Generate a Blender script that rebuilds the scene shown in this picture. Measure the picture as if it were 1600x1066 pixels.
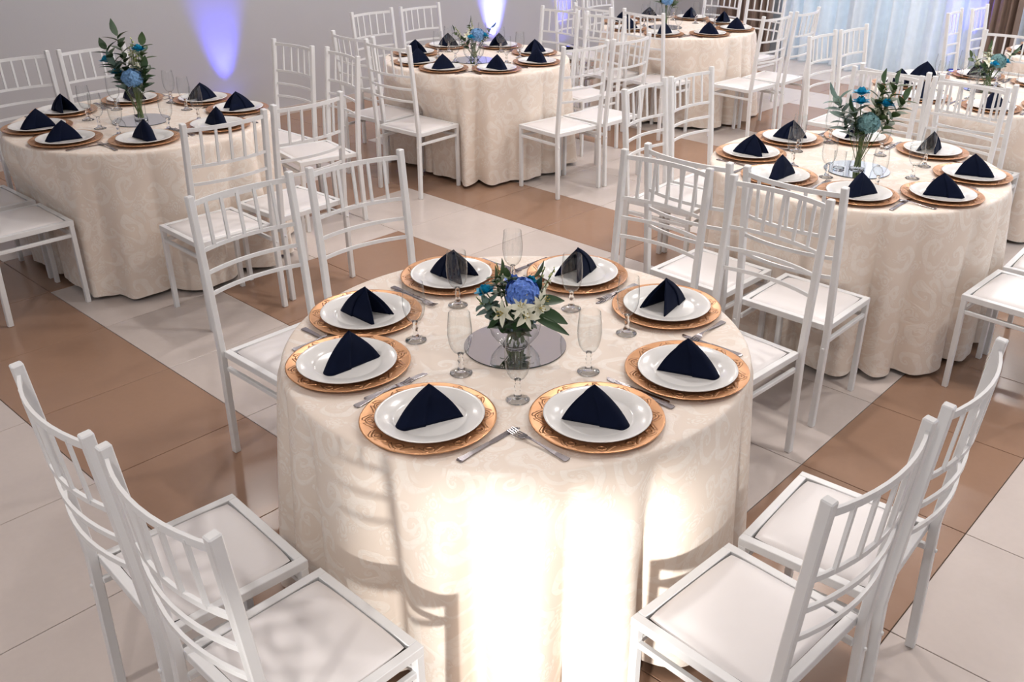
import bpy, bmesh, math, random
from mathutils import Vector, Matrix, Quaternion
random.seed(7)
PI = math.pi
for o in list(bpy.data.objects):
    bpy.data.objects.remove(o)
SC = bpy.context.scene
COL = SC.collection

# ------------------------------------------------------------------ camera
W_PX, F_PX, CX = 1600, 1454.95, 56.07
YAW, PITCH, ROLL = 2.29243171, 0.469629547, -0.010916154
CAM = Vector((4.3985, -1.0314, 2.0568))
fwd = Vector((math.cos(YAW) * math.cos(PITCH), math.sin(YAW) * math.cos(PITCH), -math.sin(PITCH)))
rgt = fwd.cross(Vector((0, 0, 1))).normalized()
dwn = fwd.cross(rgt)
cr, sr = math.cos(ROLL), math.sin(ROLL)
cam_r = cr * rgt + sr * dwn
cam_d = -sr * rgt + cr * dwn
cam_data = bpy.data.cameras.new('camera')
cam_data.sensor_width = 36
cam_data.lens = F_PX / W_PX * 36
cam_data.shift_x = -CX / W_PX
cam_data.clip_start = 0.05
cam = bpy.data.objects.new('camera', cam_data)
COL.objects.link(cam)
M = Matrix.Identity(4)
for i in range(3):
    M[i][0] = cam_r[i]; M[i][1] = -cam_d[i]; M[i][2] = -fwd[i]; M[i][3] = CAM[i]
cam.matrix_world = M
SC.camera = cam
RIGHT = Vector((rgt.x, rgt.y, 0)).normalized()      # room directions used when arranging flowers
AWAY = Vector((fwd.x, fwd.y, 0)).normalized()

def in_view(p, mx=60):
    q = Vector(p) - CAM
    d = q.dot(fwd)
    if d < 0.2: return False
    x = 800 + CX + F_PX * q.dot(cam_r) / d
    y = 533 + F_PX * q.dot(cam_d) / d
    return -mx < x < 1600 + mx and -mx < y < 1066 + mx

# ------------------------------------------------------------------ world, sun, exposure
world = bpy.data.worlds.new('world'); SC.world = world
world.use_nodes = True
bg = world.node_tree.nodes['Background']
bg.inputs[0].default_value = (0.62, 0.82, 1.0, 1)
bg.inputs[1].default_value = 2.2
sun = bpy.data.lights.new('sun', 'SUN')
sun.energy = 5.5; sun.angle = math.radians(2.6); sun.color = (1.0, 0.97, 0.92)
sun_o = bpy.data.objects.new('sun', sun); COL.objects.link(sun_o)
SUN_DIR = Vector((-0.44, 0.90, -0.165)).normalized()
sun_o.rotation_euler = SUN_DIR.to_track_quat('-Z', 'Y').to_euler()
LAMP_W = 20.0
LAMP_COL = (1.0, 0.945, 0.905)
BLUE_W = 150.0
SC.view_settings.view_transform = 'Standard'
SC.view_settings.look = 'None'
SC.view_settings.gamma = 1.0
SC.view_settings.use_curve_mapping = False
SC.view_settings.exposure = 0.0

# ------------------------------------------------------------------ helpers
def lin(c):
    return tuple(((v / 255) / 12.92 if v / 255 <= 0.04045 else (((v / 255) + 0.055) / 1.055) ** 2.4) for v in c)

class NT:
    """tiny wrapper for node maths"""
    def __init__(s, mat):
        s.t = mat.node_tree; s.n = s.t.nodes; s.l = s.t.links
    def new(s, typ, **kw):
        n = s.n.new(typ)
        for k, v in kw.items(): setattr(n, k, v)
        return n
    def put(s, sock, v):
        if isinstance(v, (int, float)): sock.default_value = v
        elif isinstance(v, (tuple, list)): sock.default_value = v
        else: s.l.new(v, sock)
    def m(s, op, a, b=None, c=None, clamp=False):
        n = s.new('ShaderNodeMath', operation=op); n.use_clamp = clamp
        s.put(n.inputs[0], a)
        if b is not None: s.put(n.inputs[1], b)
        if c is not None: s.put(n.inputs[2], c)
        return n.outputs[0]
    def mixc(s, f, a, b):
        n = s.new('ShaderNodeMix', data_type='RGBA')
        s.put(n.inputs[0], f); s.put(n.inputs[6], a); s.put(n.inputs[7], b)
        return n.outputs[2]
    def sstep(s, x, lo, hi):
        n = s.new('ShaderNodeMapRange', interpolation_type='SMOOTHSTEP')
        s.put(n.inputs[0], x); n.inputs[1].default_value = lo; n.inputs[2].default_value = hi
        return n.outputs[0]
    def noise(s, vec=None, scale=5, detail=2, rough=0.5):
        n = s.new('ShaderNodeTexNoise'); n.inputs['Scale'].default_value = scale
        n.inputs['Detail'].default_value = detail; n.inputs['Roughness'].default_value = rough
        if vec is not None: s.l.new(vec, n.inputs['Vector'])
        return n

def material(name, col=(0.8, 0.8, 0.8), rough=0.5, metal=0.0, spec=0.5, sheen=0.0, coat=0.0):
    m = bpy.data.materials.new(name); m.use_nodes = True
    b = m.node_tree.nodes['Principled BSDF']
    b.inputs['Base Color'].default_value = (*col, 1)
    b.inputs['Roughness'].default_value = rough
    b.inputs['Metallic'].default_value = metal
    b.inputs['Specular IOR Level'].default_value = spec
    b.inputs['Sheen Weight'].default_value = sheen
    b.inputs['Coat Weight'].default_value = coat
    return m

def bsdf(m): return m.node_tree.nodes['Principled BSDF']

def vary(m, col, amt=0.06, scale=8.0, rnd=0.0, bump=0.0, bscale=60.0, coord='Object'):
    """procedural tone variation + fine bump"""
    t = NT(m); tc = t.new('ShaderNodeTexCoord')
    n = t.noise(tc.outputs[coord], scale, 4)
    f = t.m('MULTIPLY_ADD', n.outputs['Fac'], 2 * amt, 1 - amt)
    if rnd:
        oi = t.new('ShaderNodeObjectInfo')
        f = t.m('MULTIPLY', f, t.m('MULTIPLY_ADD', oi.outputs['Random'], 2 * rnd, 1 - rnd))
    mx = t.new('ShaderNodeVectorMath', operation='SCALE')
    mx.inputs[0].default_value = col; t.put(mx.inputs['Scale'], f)
    t.l.new(mx.outputs[0], bsdf(m).inputs['Base Color'])
    if bump:
        b = t.new('ShaderNodeBump'); b.inputs['Strength'].default_value = bump; b.inputs['Distance'].default_value = 0.002
        n2 = t.noise(tc.outputs[coord], bscale, 3)
        t.l.new(n2.outputs['Fac'], b.inputs['Height']); t.l.new(b.outputs[0], bsdf(m).inputs['Normal'])
    return m

class MB:
    """collects geometry for one mesh"""
    def __init__(s): s.v = []; s.f = []; s.uv = None
    def add(s, vs, fs):
        k = len(s.v); s.v += [tuple(v) for v in vs]; s.f += [tuple(i + k for i in f) for f in fs]
    def box(s, lo, hi):
        (a, b, c), (d, e, f) = lo, hi
        s.add([(a, b, c), (d, b, c), (d, e, c), (a, e, c), (a, b, f), (d, b, f), (d, e, f), (a, e, f)],
              [(3, 2, 1, 0), (4, 5, 6, 7), (0, 1, 5, 4), (1, 2, 6, 5), (2, 3, 7, 6), (3, 0, 4, 7)])
    def sweep(s, pts, w, h, side=None):
        """rectangular bar along a polyline; w measured along 'side', h across"""
        P = [Vector(p) for p in pts]; n = len(P); rings = []
        for i, p in enumerate(P):
            t = (P[min(i + 1, n - 1)] - P[max(i - 1, 0)]).normalized()
            sd = Vector(side) if side else (Vector((0, 0, 1)) if abs(t.z) < .9 else Vector((1, 0, 0)))
            sd = (sd - t * sd.dot(t)).normalized(); o = t.cross(sd)
            rings.append([p + sd * w / 2 * a + o * h / 2 * b for a, b in ((-1, -1), (1, -1), (1, 1), (-1, 1))])
        vs = [v for r in rings for v in r]; fs = []
        for i in range(n - 1):
            for j in range(4):
                fs.append((4 * i + j, 4 * i + (j + 1) % 4, 4 * i + 4 + (j + 1) % 4, 4 * i + 4 + j))
        fs += [(3, 2, 1, 0), tuple(4 * (n - 1) + j for j in range(4))]
        s.add(vs, fs)
    def tube(s, pts, r, seg=6, r2=None):
        P = [Vector(p) for p in pts]; n = len(P); vs = []
        for i, p in enumerate(P):
            t = (P[min(i + 1, n - 1)] - P[max(i - 1, 0)]).normalized()
            sd = Vector((0, 0, 1)) if abs(t.z) < .9 else Vector((1, 0, 0))
            sd = (sd - t * sd.dot(t)).normalized(); o = t.cross(sd)
            rr = r if r2 is None else r + (r2 - r) * i / (n - 1)
            vs += [p + (sd * math.cos(2 * PI * j / seg) + o * math.sin(2 * PI * j / seg)) * rr for j in range(seg)]
        fs = [(seg * i + j, seg * i + (j + 1) % seg, seg * i + seg + (j + 1) % seg, seg * i + seg + j) for i in range(n - 1) for j in range(seg)]
        fs += [tuple(range(seg))[::-1], tuple(seg * (n - 1) + j for j in range(seg))]
        s.add(vs, fs)
    def lathe(s, prof, seg=32, c=(0, 0, 0)):
        vs = []; fs = []; n = len(prof); idx = []
        for r, z in prof:
            if r < 1e-6:
                idx.append([len(vs)] * seg); vs.append((c[0], c[1], c[2] + z))
            else:
                idx.append(list(range(len(vs), len(vs) + seg)))
                vs += [(c[0] + r * math.cos(2 * PI * j / seg), c[1] + r * math.sin(2 * PI * j / seg), c[2] + z) for j in range(seg)]
        for i in range(n - 1):
            for j in range(seg):
                q = [idx[i][j], idx[i][(j + 1) % seg], idx[i + 1][(j + 1) % seg], idx[i + 1][j]]
                q2 = []
                for x in q:
                    if x not in q2: q2.append(x)
                if len(q2) > 2: fs.append(tuple(q2))
        s.add(vs, fs)
    def leaf(s, base, dirv, up, L, Wd, curl=0.3, n=5):
        """a leaf / petal blade: slightly cupped, tapering"""
        d = Vector(dirv).normalized(); u = Vector(up); u = (u - d * u.dot(d)).normalized(); sd = d.cross(u)
        vs = []; fs = []
        for i in range(n + 1):
            t = i / n; w = Wd * math.sin(PI * min(1, (t * 0.92 + 0.06))) ** 0.8 * (1 - 0.25 * t)
            c = Vector(base) + d * (L * t) - u * (curl * L * t * t)
            vs += [c - sd * w + u * w * .25, c, c + sd * w + u * w * .25]
        for i in range(n):
            k = 3 * i
            fs += [(k, k + 1, k + 4, k + 3), (k + 1, k + 2, k + 5, k + 4)]
        s.add(vs, fs)
    def ball(s, c, r, seg=8, rings=5, sc=(1, 1, 1)):
        prof = [(r * math.sin(PI * i / rings), -r * math.cos(PI * i / rings)) for i in range(rings + 1)]
        prof[0] = (0, -r); prof[-1] = (0, r)
        k = len(s.v); s.lathe(prof, seg)
        for i in range(k, len(s.v)):
            v = s.v[i]; s.v[i] = (v[0] * sc[0] + c[0], v[1] * sc[1] + c[1], v[2] * sc[2] + c[2])
    def mesh(s, name, mat=None, smooth=False, bevel=0, recalc=True):
        me = bpy.data.meshes.new(name)
        me.from_pydata(s.v, [], s.f)
        if bevel or recalc:
            bm = bmesh.new(); bm.from_mesh(me)
            if recalc: bmesh.ops.recalc_face_normals(bm, faces=bm.faces)
            if bevel:
                bmesh.ops.bevel(bm, geom=[e for e in bm.edges if e.calc_face_angle(0) > 0.5], offset=bevel, segments=1, affect='EDGES', profile=0.5)
            bm.to_mesh(me); bm.free()
        if mat: me.materials.append(mat)
        if smooth:
            me.polygons.foreach_set('use_smooth', [True] * len(me.polygons))
        me.update()
        return me

def ob(name, data, parent=None, loc=(0, 0, 0), rz=0.0):
    o = bpy.data.objects.new(name, data); COL.objects.link(o)
    if parent is not None: o.parent = parent
    o.location = loc; o.rotation_euler = (0, 0, rz)
    return o
def tag(o, label=None, cat=None, group=None, kind=None):
    if label: o['label'] = label
    if cat: o['category'] = cat
    if group: o['group'] = group
    if kind: o['kind'] = kind
    return o
def clone(src, loc, rz, label=None, group=None):
    """copy a thing, its parts and sub-parts"""
    r = src.copy(); COL.objects.link(r); r.location = loc; r.rotation_euler = (0, 0, rz)
    if label: r['label'] = label
    if group: r['group'] = group
    for c in src.children:
        k = c.copy(); COL.objects.link(k); k.parent = r
        for g in c.children:
            h = g.copy(); COL.objects.link(h); h.parent = k
    return r
class Maker:
    """first use places the prototype itself, later uses copy it"""
    def __init__(s, proto): s.p = proto; s.used = False
    def place(s, loc, rz, label, group=None):
        if not s.used:
            s.used = True; o = s.p; o.location = loc; o.rotation_euler = (0, 0, rz); tag(o, label, None, group); return o
        return clone(s.p, loc, rz, label, group)

# ------------------------------------------------------------------ materials
MAT = {}
def tilemat(name, col):
    m = material(name, col, 0.22, spec=0.4)
    t = NT(m); tc = t.new('ShaderNodeTexCoord'); oi = t.new('ShaderNodeObjectInfo')
    n = t.noise(tc.outputs['Object'], 3.5, 5, 0.6)
    n2 = t.noise(tc.outputs['Object'], 40, 3)
    f = t.m('ADD', t.m('MULTIPLY_ADD', n.outputs['Fac'], 0.16, 0.90), t.m('MULTIPLY_ADD', n2.outputs['Fac'], 0.06, -0.03))
    f = t.m('MULTIPLY', f, t.m('MULTIPLY_ADD', oi.outputs['Random'], 0.07, 0.965))
    v = t.new('ShaderNodeVectorMath', operation='SCALE'); v.inputs[0].default_value = col; t.put(v.inputs['Scale'], f)
    t.l.new(v.outputs[0], bsdf(m).inputs['Base Color'])
    t.put(bsdf(m).inputs['Roughness'], t.m('MULTIPLY_ADD', n.outputs['Fac'], 0.16, 0.15))
    return m
MAT['tile_cream'] = tilemat('cream_tile', (0.615, 0.54, 0.50))
MAT['tile_brown'] = tilemat('brown_tile', (0.35, 0.212, 0.142))
MAT['grout'] = vary(material('grout', (0.12, 0.09, 0.07), 0.9), (0.12, 0.09, 0.07), 0.1, 20)
MAT['wall'] = vary(material('wall_paint', (0.50, 0.495, 0.515), 0.75), (0.50, 0.495, 0.515), 0.03, 2.0, bump=0.15, bscale=90)
MAT['ceil'] = vary(material('ceiling_paint', (0.85, 0.85, 0.86), 0.9), (0.85, 0.85, 0.86), 0.02, 2.0)
MAT['chair'] = vary(material('white_enamel', (0.80, 0.80, 0.80), 0.32, spec=0.5), (0.80, 0.80, 0.80), 0.03, 14, bump=0.06, bscale=120)
MAT['vinyl'] = vary(material('white_vinyl', (0.80, 0.765, 0.755), 0.33, spec=0.5), (0.80, 0.765, 0.755), 0.03, 7, bump=0.12, bscale=30)
MAT['under'] = material('cushion_board', (0.10, 0.09, 0.08), 0.8)
MAT['plate'] = vary(material('white_porcelain', (0.80, 0.79, 0.77), 0.18, spec=0.5), (0.80, 0.79, 0.77), 0.01, 10)
MAT['steel'] = vary(material('cutlery_steel', (0.30, 0.28, 0.295), 0.24, metal=1.0), (0.30, 0.28, 0.295), 0.05, 30)
MAT['mirror'] = vary(material('mirror_silver', (0.90, 0.90, 0.92), 0.015, metal=1.0), (0.90, 0.90, 0.92), 0.005, 3)
MAT['mirror_edge'] = material('mirror_edge', (0.05, 0.06, 0.06), 0.2)
MAT['navy'] = vary(material('navy_fabric', (0.0022, 0.0055, 0.022), 0.75, spec=0.12), (0.0022, 0.0055, 0.022), 0.2, 25, bump=0.2, bscale=500)
MAT['wood'] = vary(material('table_wood', (0.30, 0.19, 0.11), 0.6), (0.30, 0.19, 0.11), 0.15, 6)
MAT['black'] = vary(material('black_plastic', (0.015, 0.015, 0.017), 0.45), (0.015, 0.015, 0.017), 0.1, 20)
MAT['leaf'] = vary(material('green_leaf', (0.055, 0.105, 0.032), 0.45), (0.055, 0.105, 0.032), 0.35, 30)
MAT['leaf_dark'] = vary(material('dark_leaf', (0.022, 0.06, 0.018), 0.4), (0.022, 0.06, 0.018), 0.3, 30)
MAT['eucalyptus'] = vary(material('eucalyptus_leaf', (0.10, 0.17, 0.14), 0.6), (0.10, 0.17, 0.14), 0.25, 30)
MAT['stem'] = vary(material('green_stem', (0.10, 0.15, 0.04), 0.5), (0.10, 0.15, 0.04), 0.2, 30)
MAT['hyd_blue'] = vary(material('hydrangea_blue', (0.12, 0.25, 0.72), 0.6), (0.12, 0.25, 0.72), 0.55, 130)
MAT['hyd_pale'] = vary(material('hydrangea_pale_blue', (0.16, 0.33, 0.58), 0.6), (0.16, 0.33, 0.58), 0.55, 130)
MAT['hyd_teal'] = vary(material('hydrangea_grey_teal', (0.13, 0.27, 0.28), 0.6), (0.13, 0.27, 0.28), 0.55, 130)
MAT['teal'] = vary(material('turquoise_petal', (0.008, 0.33, 0.55), 0.5), (0.008, 0.33, 0.55), 0.25, 40)
MAT['petal'] = vary(material('cream_petal', (0.82, 0.82, 0.66), 0.5), (0.82, 0.82, 0.66), 0.08, 40)
MAT['bud'] = vary(material('pale_green_bud', (0.55, 0.60, 0.26), 0.5), (0.55, 0.60, 0.26), 0.2, 40)
MAT['anther'] = material('yellow_anther', (0.45, 0.36, 0.08), 0.7)

def thin_glass(name, tint=(0.97, 0.98, 0.98), ior=1.5):
    m = bpy.data.materials.new(name); m.use_nodes = True; t = NT(m)
    t.n.remove(t.n['Principled BSDF']); out = t.n['Material Output']
    tr = t.new('ShaderNodeBsdfTransparent'); tr.inputs[0].default_value = (*tint, 1)
    gl = t.new('ShaderNodeBsdfGlossy'); gl.inputs['Roughness'].default_value = 0.02; gl.inputs[0].default_value = (1, 1, 1, 1)
    lw = t.new('ShaderNodeLayerWeight'); lw.inputs[0].default_value = 0.5
    edge = t.m('POWER', lw.outputs['Facing'], 3.0)
    fres = t.m('MULTIPLY_ADD', t.m('POWER', lw.outputs['Facing'], 5.0), 0.75, 0.05, clamp=True)
    dk = t.mixc(t.m('MULTIPLY', edge, 0.9, clamp=True), (*tint, 1), (0.32, 0.34, 0.34, 1))
    t.l.new(dk, tr.inputs[0])
    mx = t.new('ShaderNodeMixShader'); t.put(mx.inputs[0], fres)
    t.l.new(tr.outputs[0], mx.inputs[1]); t.l.new(gl.outputs[0], mx.inputs[2]); t.l.new(mx.outputs[0], out.inputs['Surface'])
    return m
MAT['glass'] = thin_glass('thin_clear_glass')
MAT['pane'] = thin_glass('window_glass', (0.95, 0.98, 1.0))
MAT['sun_dimmer'] = thin_glass('sun_dimmer_pane', (0.42, 0.42, 0.42))  # for an added, unseen pane that weakens part of the sun shaft
gm = material('solid_clear_glass', (0.98, 0.99, 0.99), 0.02); bsdf(gm).inputs['Transmission Weight'].default_value = 1.0
bsdf(gm).inputs['IOR'].default_value = 1.46; MAT['solid_glass'] = gm

def scroll(t, u, v):
    """scroll-and-leaf ornament in cell units: 0..1 mask"""
    row = t.m('FLOOR', v); col_ = t.m('FLOOR', u)
    par = t.m('MODULO', t.m('ABSOLUTE', t.m('ADD', row, col_)), 2.0)
    sg = t.m('MULTIPLY_ADD', par, 2.0, -1.0)
    pu = t.m('MULTIPLY', t.m('SUBTRACT', t.m('FRACT', u), 0.5), sg); pv = t.m('SUBTRACT', t.m('FRACT', v), 0.5)
    r = t.m('SQRT', t.m('ADD', t.m('MULTIPLY', pu, pu), t.m('MULTIPLY', pv, pv)))
    th = t.m('ARCTAN2', pv, pu)
    sp = t.m('SINE', t.m('ADD', th, t.m('MULTIPLY', t.m('LOGARITHM', t.m('ADD', r, 0.02), 2.718), 4.0)))
    a = t.m('MULTIPLY', t.sstep(sp, 0.25, 0.45), t.sstep(r, 0.47, 0.42))
    # leafy rosette on the cell corners
    qu = t.m('SUBTRACT', t.m('FRACT', t.m('ADD', u, 0.5)), 0.5); qv = t.m('SUBTRACT', t.m('FRACT', t.m('ADD', v, 0.5)), 0.5)
    r2 = t.m('SQRT', t.m('ADD', t.m('MULTIPLY', qu, qu), t.m('MULTIPLY', qv, qv)))
    th2 = t.m('ARCTAN2', qv, qu)
    edge = t.m('MULTIPLY_ADD', t.m('COSINE', t.m('MULTIPLY', th2, 7.0)), 0.07, 0.19)
    b = t.m('MULTIPLY', t.sstep(t.m('SUBTRACT', edge, r2), 0.0, 0.03), t.sstep(t.m('SINE', t.m('MULTIPLY', r2, 75.0)), -0.5, 0.0))
    return t.m('MAXIMUM', a, b)

def damask():
    m = material('damask_cloth', (0.82, 0.72, 0.63), 0.5, spec=0.35)
    t = NT(m); uv = t.new('ShaderNodeUVMap'); uv.uv_map = 'UVMap'
    nz = t.noise(uv.outputs[0], 5.0, 2)
    sub = t.new('ShaderNodeVectorMath', operation='SUBTRACT'); t.l.new(nz.outputs['Color'], sub.inputs[0]); sub.inputs[1].default_value = (0.5, 0.5, 0.5)
    mad = t.new('ShaderNodeVectorMath', operation='MULTIPLY_ADD'); t.l.new(sub.outputs[0], mad.inputs[0]); mad.inputs[1].default_value = (0.16, 0.16, 0); t.l.new(uv.outputs[0], mad.inputs[2])
    sx = t.new('ShaderNodeSeparateXYZ'); t.l.new(mad.outputs[0], sx.inputs[0])
    p1 = scroll(t, t.m('MULTIPLY', sx.outputs[0], 7.4), t.m('MULTIPLY', sx.outputs[1], 6.0))
    ur = t.m('ADD', t.m('MULTIPLY', sx.outputs[0], 11.0), t.m('MULTIPLY', sx.outputs[1], 6.5)); vr = t.m('SUBTRACT', t.m('MULTIPLY', sx.outputs[1], 11.0), t.m('MULTIPLY', sx.outputs[0], 6.5))
    p2 = scroll(t, ur, vr)
    vo = t.new('ShaderNodeTexVoronoi', feature='DISTANCE_TO_EDGE'); vo.inputs['Scale'].default_value = 46.0; t.l.new(mad.outputs[0], vo.inputs['Vector'])
    vein = t.sstep(vo.outputs['Distance'], 0.03, 0.10)
    area = t.sstep(t.noise(uv.outputs[0], 7.0, 1).outputs['Fac'], 0.46, 0.54)
    p = t.m('MAXIMUM', t.m('MULTIPLY', p1, t.m('MULTIPLY_ADD', vein, 0.35, 0.65)), t.m('MULTIPLY', t.m('MULTIPLY', p2, area), 0.8))
    c = t.mixc(p, (0.82, 0.71, 0.615, 1), (0.875, 0.795, 0.715, 1))
    t.l.new(c, bsdf(m).inputs['Base Color'])
    t.put(bsdf(m).inputs['Roughness'], t.m('MULTIPLY_ADD', p, -0.20, 0.55))
    b = t.new('ShaderNodeBump'); b.inputs['Strength'].default_value = 0.35; b.inputs['Distance'].default_value = 0.0015
    t.l.new(p, b.inputs['Height']); t.l.new(b.outputs[0], bsdf(m).inputs['Normal'])
    return m
MAT['damask'] = damask()

def goldmat():
    m = material('embossed_gold', (0.62, 0.32, 0.15), 0.30, metal=0.7)
    t = NT(m); tc = t.new('ShaderNodeTexCoord'); sx = t.new('ShaderNodeSeparateXYZ'); t.l.new(tc.outputs['Object'], sx.inputs[0])
    x, y = sx.outputs[0], sx.outputs[1]
    r = t.m('SQRT', t.m('ADD', t.m('MULTIPLY', x, x), t.m('MULTIPLY', y, y)))
    th = t.m('ARCTAN2', y, x)
    u = t.m('MULTIPLY', th, 12 / (2 * PI)); v = t.m('MULTIPLY', t.m('SUBTRACT', r, 0.137), 1 / 0.034)
    def ridge(per, ph, am, wd):
        c = t.m('MULTIPLY_ADD', t.m('SINE', t.m('MULTIPLY_ADD', u, 2 * PI * per, ph)), am, 0.5)
        return t.sstep(t.m('ABSOLUTE', t.m('SUBTRACT', v, c)), wd, wd * 0.35)
    gap = t.sstep(t.m('SINE', t.m('MULTIPLY_ADD', u, 2 * PI * 2, 0.6)), -0.75, -0.35)
    uu = t.m('SUBTRACT', t.m('FRACT', t.m('ADD', u, 0.25)), 0.5); vv = t.m('MULTIPLY', t.m('SUBTRACT', v, 0.32), 0.5)
    ring = t.m('ABSOLUTE', t.m('SUBTRACT', t.m('SQRT', t.m('ADD', t.m('MULTIPLY', uu, uu), t.m('MULTIPLY', vv, vv))), 0.13))
    p = t.m('MAXIMUM', t.m('MULTIPLY', ridge(1.0, 0.0, 0.34, 0.20), gap), t.sstep(ring, 0.07, 0.02))
    mask = t.m('MULTIPLY', t.sstep(r, 0.115, 0.12), t.sstep(r, 0.17, 0.166))
    h = t.m('MULTIPLY', p, mask)
    b = t.new('ShaderNodeBump'); b.inputs['Strength'].default_value = 1.0; b.inputs['Distance'].default_value = 0.0045
    t.l.new(h, b.inputs['Height']); t.l.new(b.outputs[0], bsdf(m).inputs['Normal'])
    n = t.noise(tc.outputs['Object'], 30, 3)
    c = t.mixc(n.outputs['Fac'], (0.55, 0.275, 0.13, 1), (0.64, 0.35, 0.18, 1))
    t.l.new(c, bsdf(m).inputs['Base Color'])
    return m
MAT['gold'] = goldmat()

def drape(name, col, trans):
    m = bpy.data.materials.new(name); m.use_nodes = True; t = NT(m)
    b = bsdf(m); b.inputs['Base Color'].default_value = (*col, 1); b.inputs['Roughness'].default_value = 0.8
    tc = t.new('ShaderNodeTexCoord'); n = t.noise(tc.outputs['Object'], 12, 3)
    v = t.new('ShaderNodeVectorMath', operation='SCALE'); v.inputs[0].default_value = col
    t.put(v.inputs['Scale'], t.m('MULTIPLY_ADD', n.outputs['Fac'], 0.2, 0.9)); t.l.new(v.outputs[0], b.inputs['Base Color'])
    if trans:
        tl = t.new('ShaderNodeBsdfTranslucent'); t.l.new(v.outputs[0], tl.inputs[0])
        mx = t.new('ShaderNodeMixShader'); mx.inputs[0].default_value = trans
        t.l.new(b.outputs[0], mx.inputs[1]); t.l.new(tl.outputs[0], mx.inputs[2])
        t.l.new(mx.outputs[0], t.n['Material Output'].inputs['Surface'])
    return m
MAT['sheer'] = drape('sheer_curtain', (0.78, 0.82, 0.86), 0.26)
MAT['brown_drape'] = drape('brown_curtain', (0.20, 0.14, 0.11), 0.0)

def emis(name, col, s):
    m = material(name, col, 0.5); bsdf(m).inputs['Emission Color'].default_value = (*col, 1); bsdf(m).inputs['Emission Strength'].default_value = s
    return m
MAT['lamp'] = emis('lamp_diffuser', (1.0, 0.92, 0.85), 6.0)
MAT['blue_led'] = emis('blue_led', (0.08, 0.10, 1.0), 8.0)

# ------------------------------------------------------------------ room shell
T = 0.63
X0, X1, Y0, Y1, ZC = -5 * T, 10 * T, -6 * T, 16 * T, 3.2
def struct(name, mb, mat, **kw):
    o = ob(name, mb.mesh(name, mat, **kw)); o['kind'] = 'structure'; return o
mb = MB(); mb.box((X0, Y0, -0.10), (X1, Y1, -0.006))
floor = struct('floor', mb, MAT['grout'])

def is_brown(u, v):
    if u >= 6: return False
    if u in (-5, -4): return True
    if u == 5 and v <= 7: return True
    if v in (0, 5): return True
    if u == -2 and 0 <= v <= 5: return True
    if 2 <= v <= 3 and 0 <= u <= 3: return True
    if v == 8: return True
    if v in (10, 11) and u >= 0: return True
    if v in (13,): return True
    return False
tile_me = {}
for key in ('cream', 'brown'):
    mb = MB(); g = 0.0016
    mb.box((g, g, -0.0058), (T - g, T - g, 0.0))
    tile_me[key] = mb.mesh('tile', MAT['tile_' + key], bevel=0.0012)
rest = {'cream': MB(), 'brown': MB()}
for u in range(-5, 10):
    for v in range(-6, 16):
        k = 'brown' if is_brown(u, v) else 'cream'
        vis = any(in_view((T * (u + a), T * (v + b), 0), 20) for a in (0, .5, 1) for b in (0, .5, 1))
        if vis:
            ob('tile', tile_me[k], floor, (u * T, v * T, 0))
        else:
            rest[k].box((u * T + .0016, v * T + .0016, -.0058), (u * T + T - .0016, v * T + T - .0016, 0))
for k in rest:
    if rest[k].v:
        o = ob('tile_field', rest[k].mesh('tile_field', MAT['tile_' + k]), floor); o['kind'] = 'stuff'

def wall_with_openings(name, axis, pos, th, a0, a1, z1, openings):
    """wall perpendicular to axis; openings = (a_lo, a_hi, z_lo, z_hi)"""
    mb = MB()
    def seg(p, q, zl, zh):
        if q - p < 1e-4 or zh - zl < 1e-4: return
        if axis == 'y': mb.box((p, pos, zl), (q, pos + th, zh))
        else: mb.box((pos, p, zl), (pos + th, q, zh))
    cur = a0
    for lo, hi, zl, zh in sorted(openings):
        seg(cur, lo, 0, z1); seg(lo, hi, 0, zl); seg(lo, hi, zh, z1); cur = hi
    seg(cur, a1, 0, z1)
    return struct(name, mb, MAT['wall'])
wins_left = [(-3.3, -2.0, 1.0, 2.4)]
wall_with_openings('wall_left', 'x', X0 - .15, .15, Y0, Y1, ZC, wins_left)
wins_back = [(-1.55, 0.75, 0.15, 2.4), (1.75, 4.6, 0.15, 2.4)]
wall_with_openings('wall_back', 'y', Y1, .15, X0, X1, ZC, wins_back)
wins_right = [(4.2, 6.4, 0.9, 2.5), (7.2, 9.2, 0.9, 2.5)]
wall_with_openings('wall_right', 'x', X1, .15, Y0, Y1, ZC, wins_right)
wins_near = [(4.62, 5.72, 0.30, 1.56)]
wall_with_openings('wall_near', 'y', Y0 - .15, .15, X0, X1, ZC, wins_near)
mb = MB(); mb.box((X0 - .15, Y0 - .15, ZC), (X1 + .15, Y1 + .15, ZC + .12))
struct('ceiling', mb, MAT['ceil'])
mb = MB(); mb.box((X0, Y0, 0), (X0 + .012, Y1, .07))
struct('baseboard_left', mb, MAT['tile_cream'])
wn = 0
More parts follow.
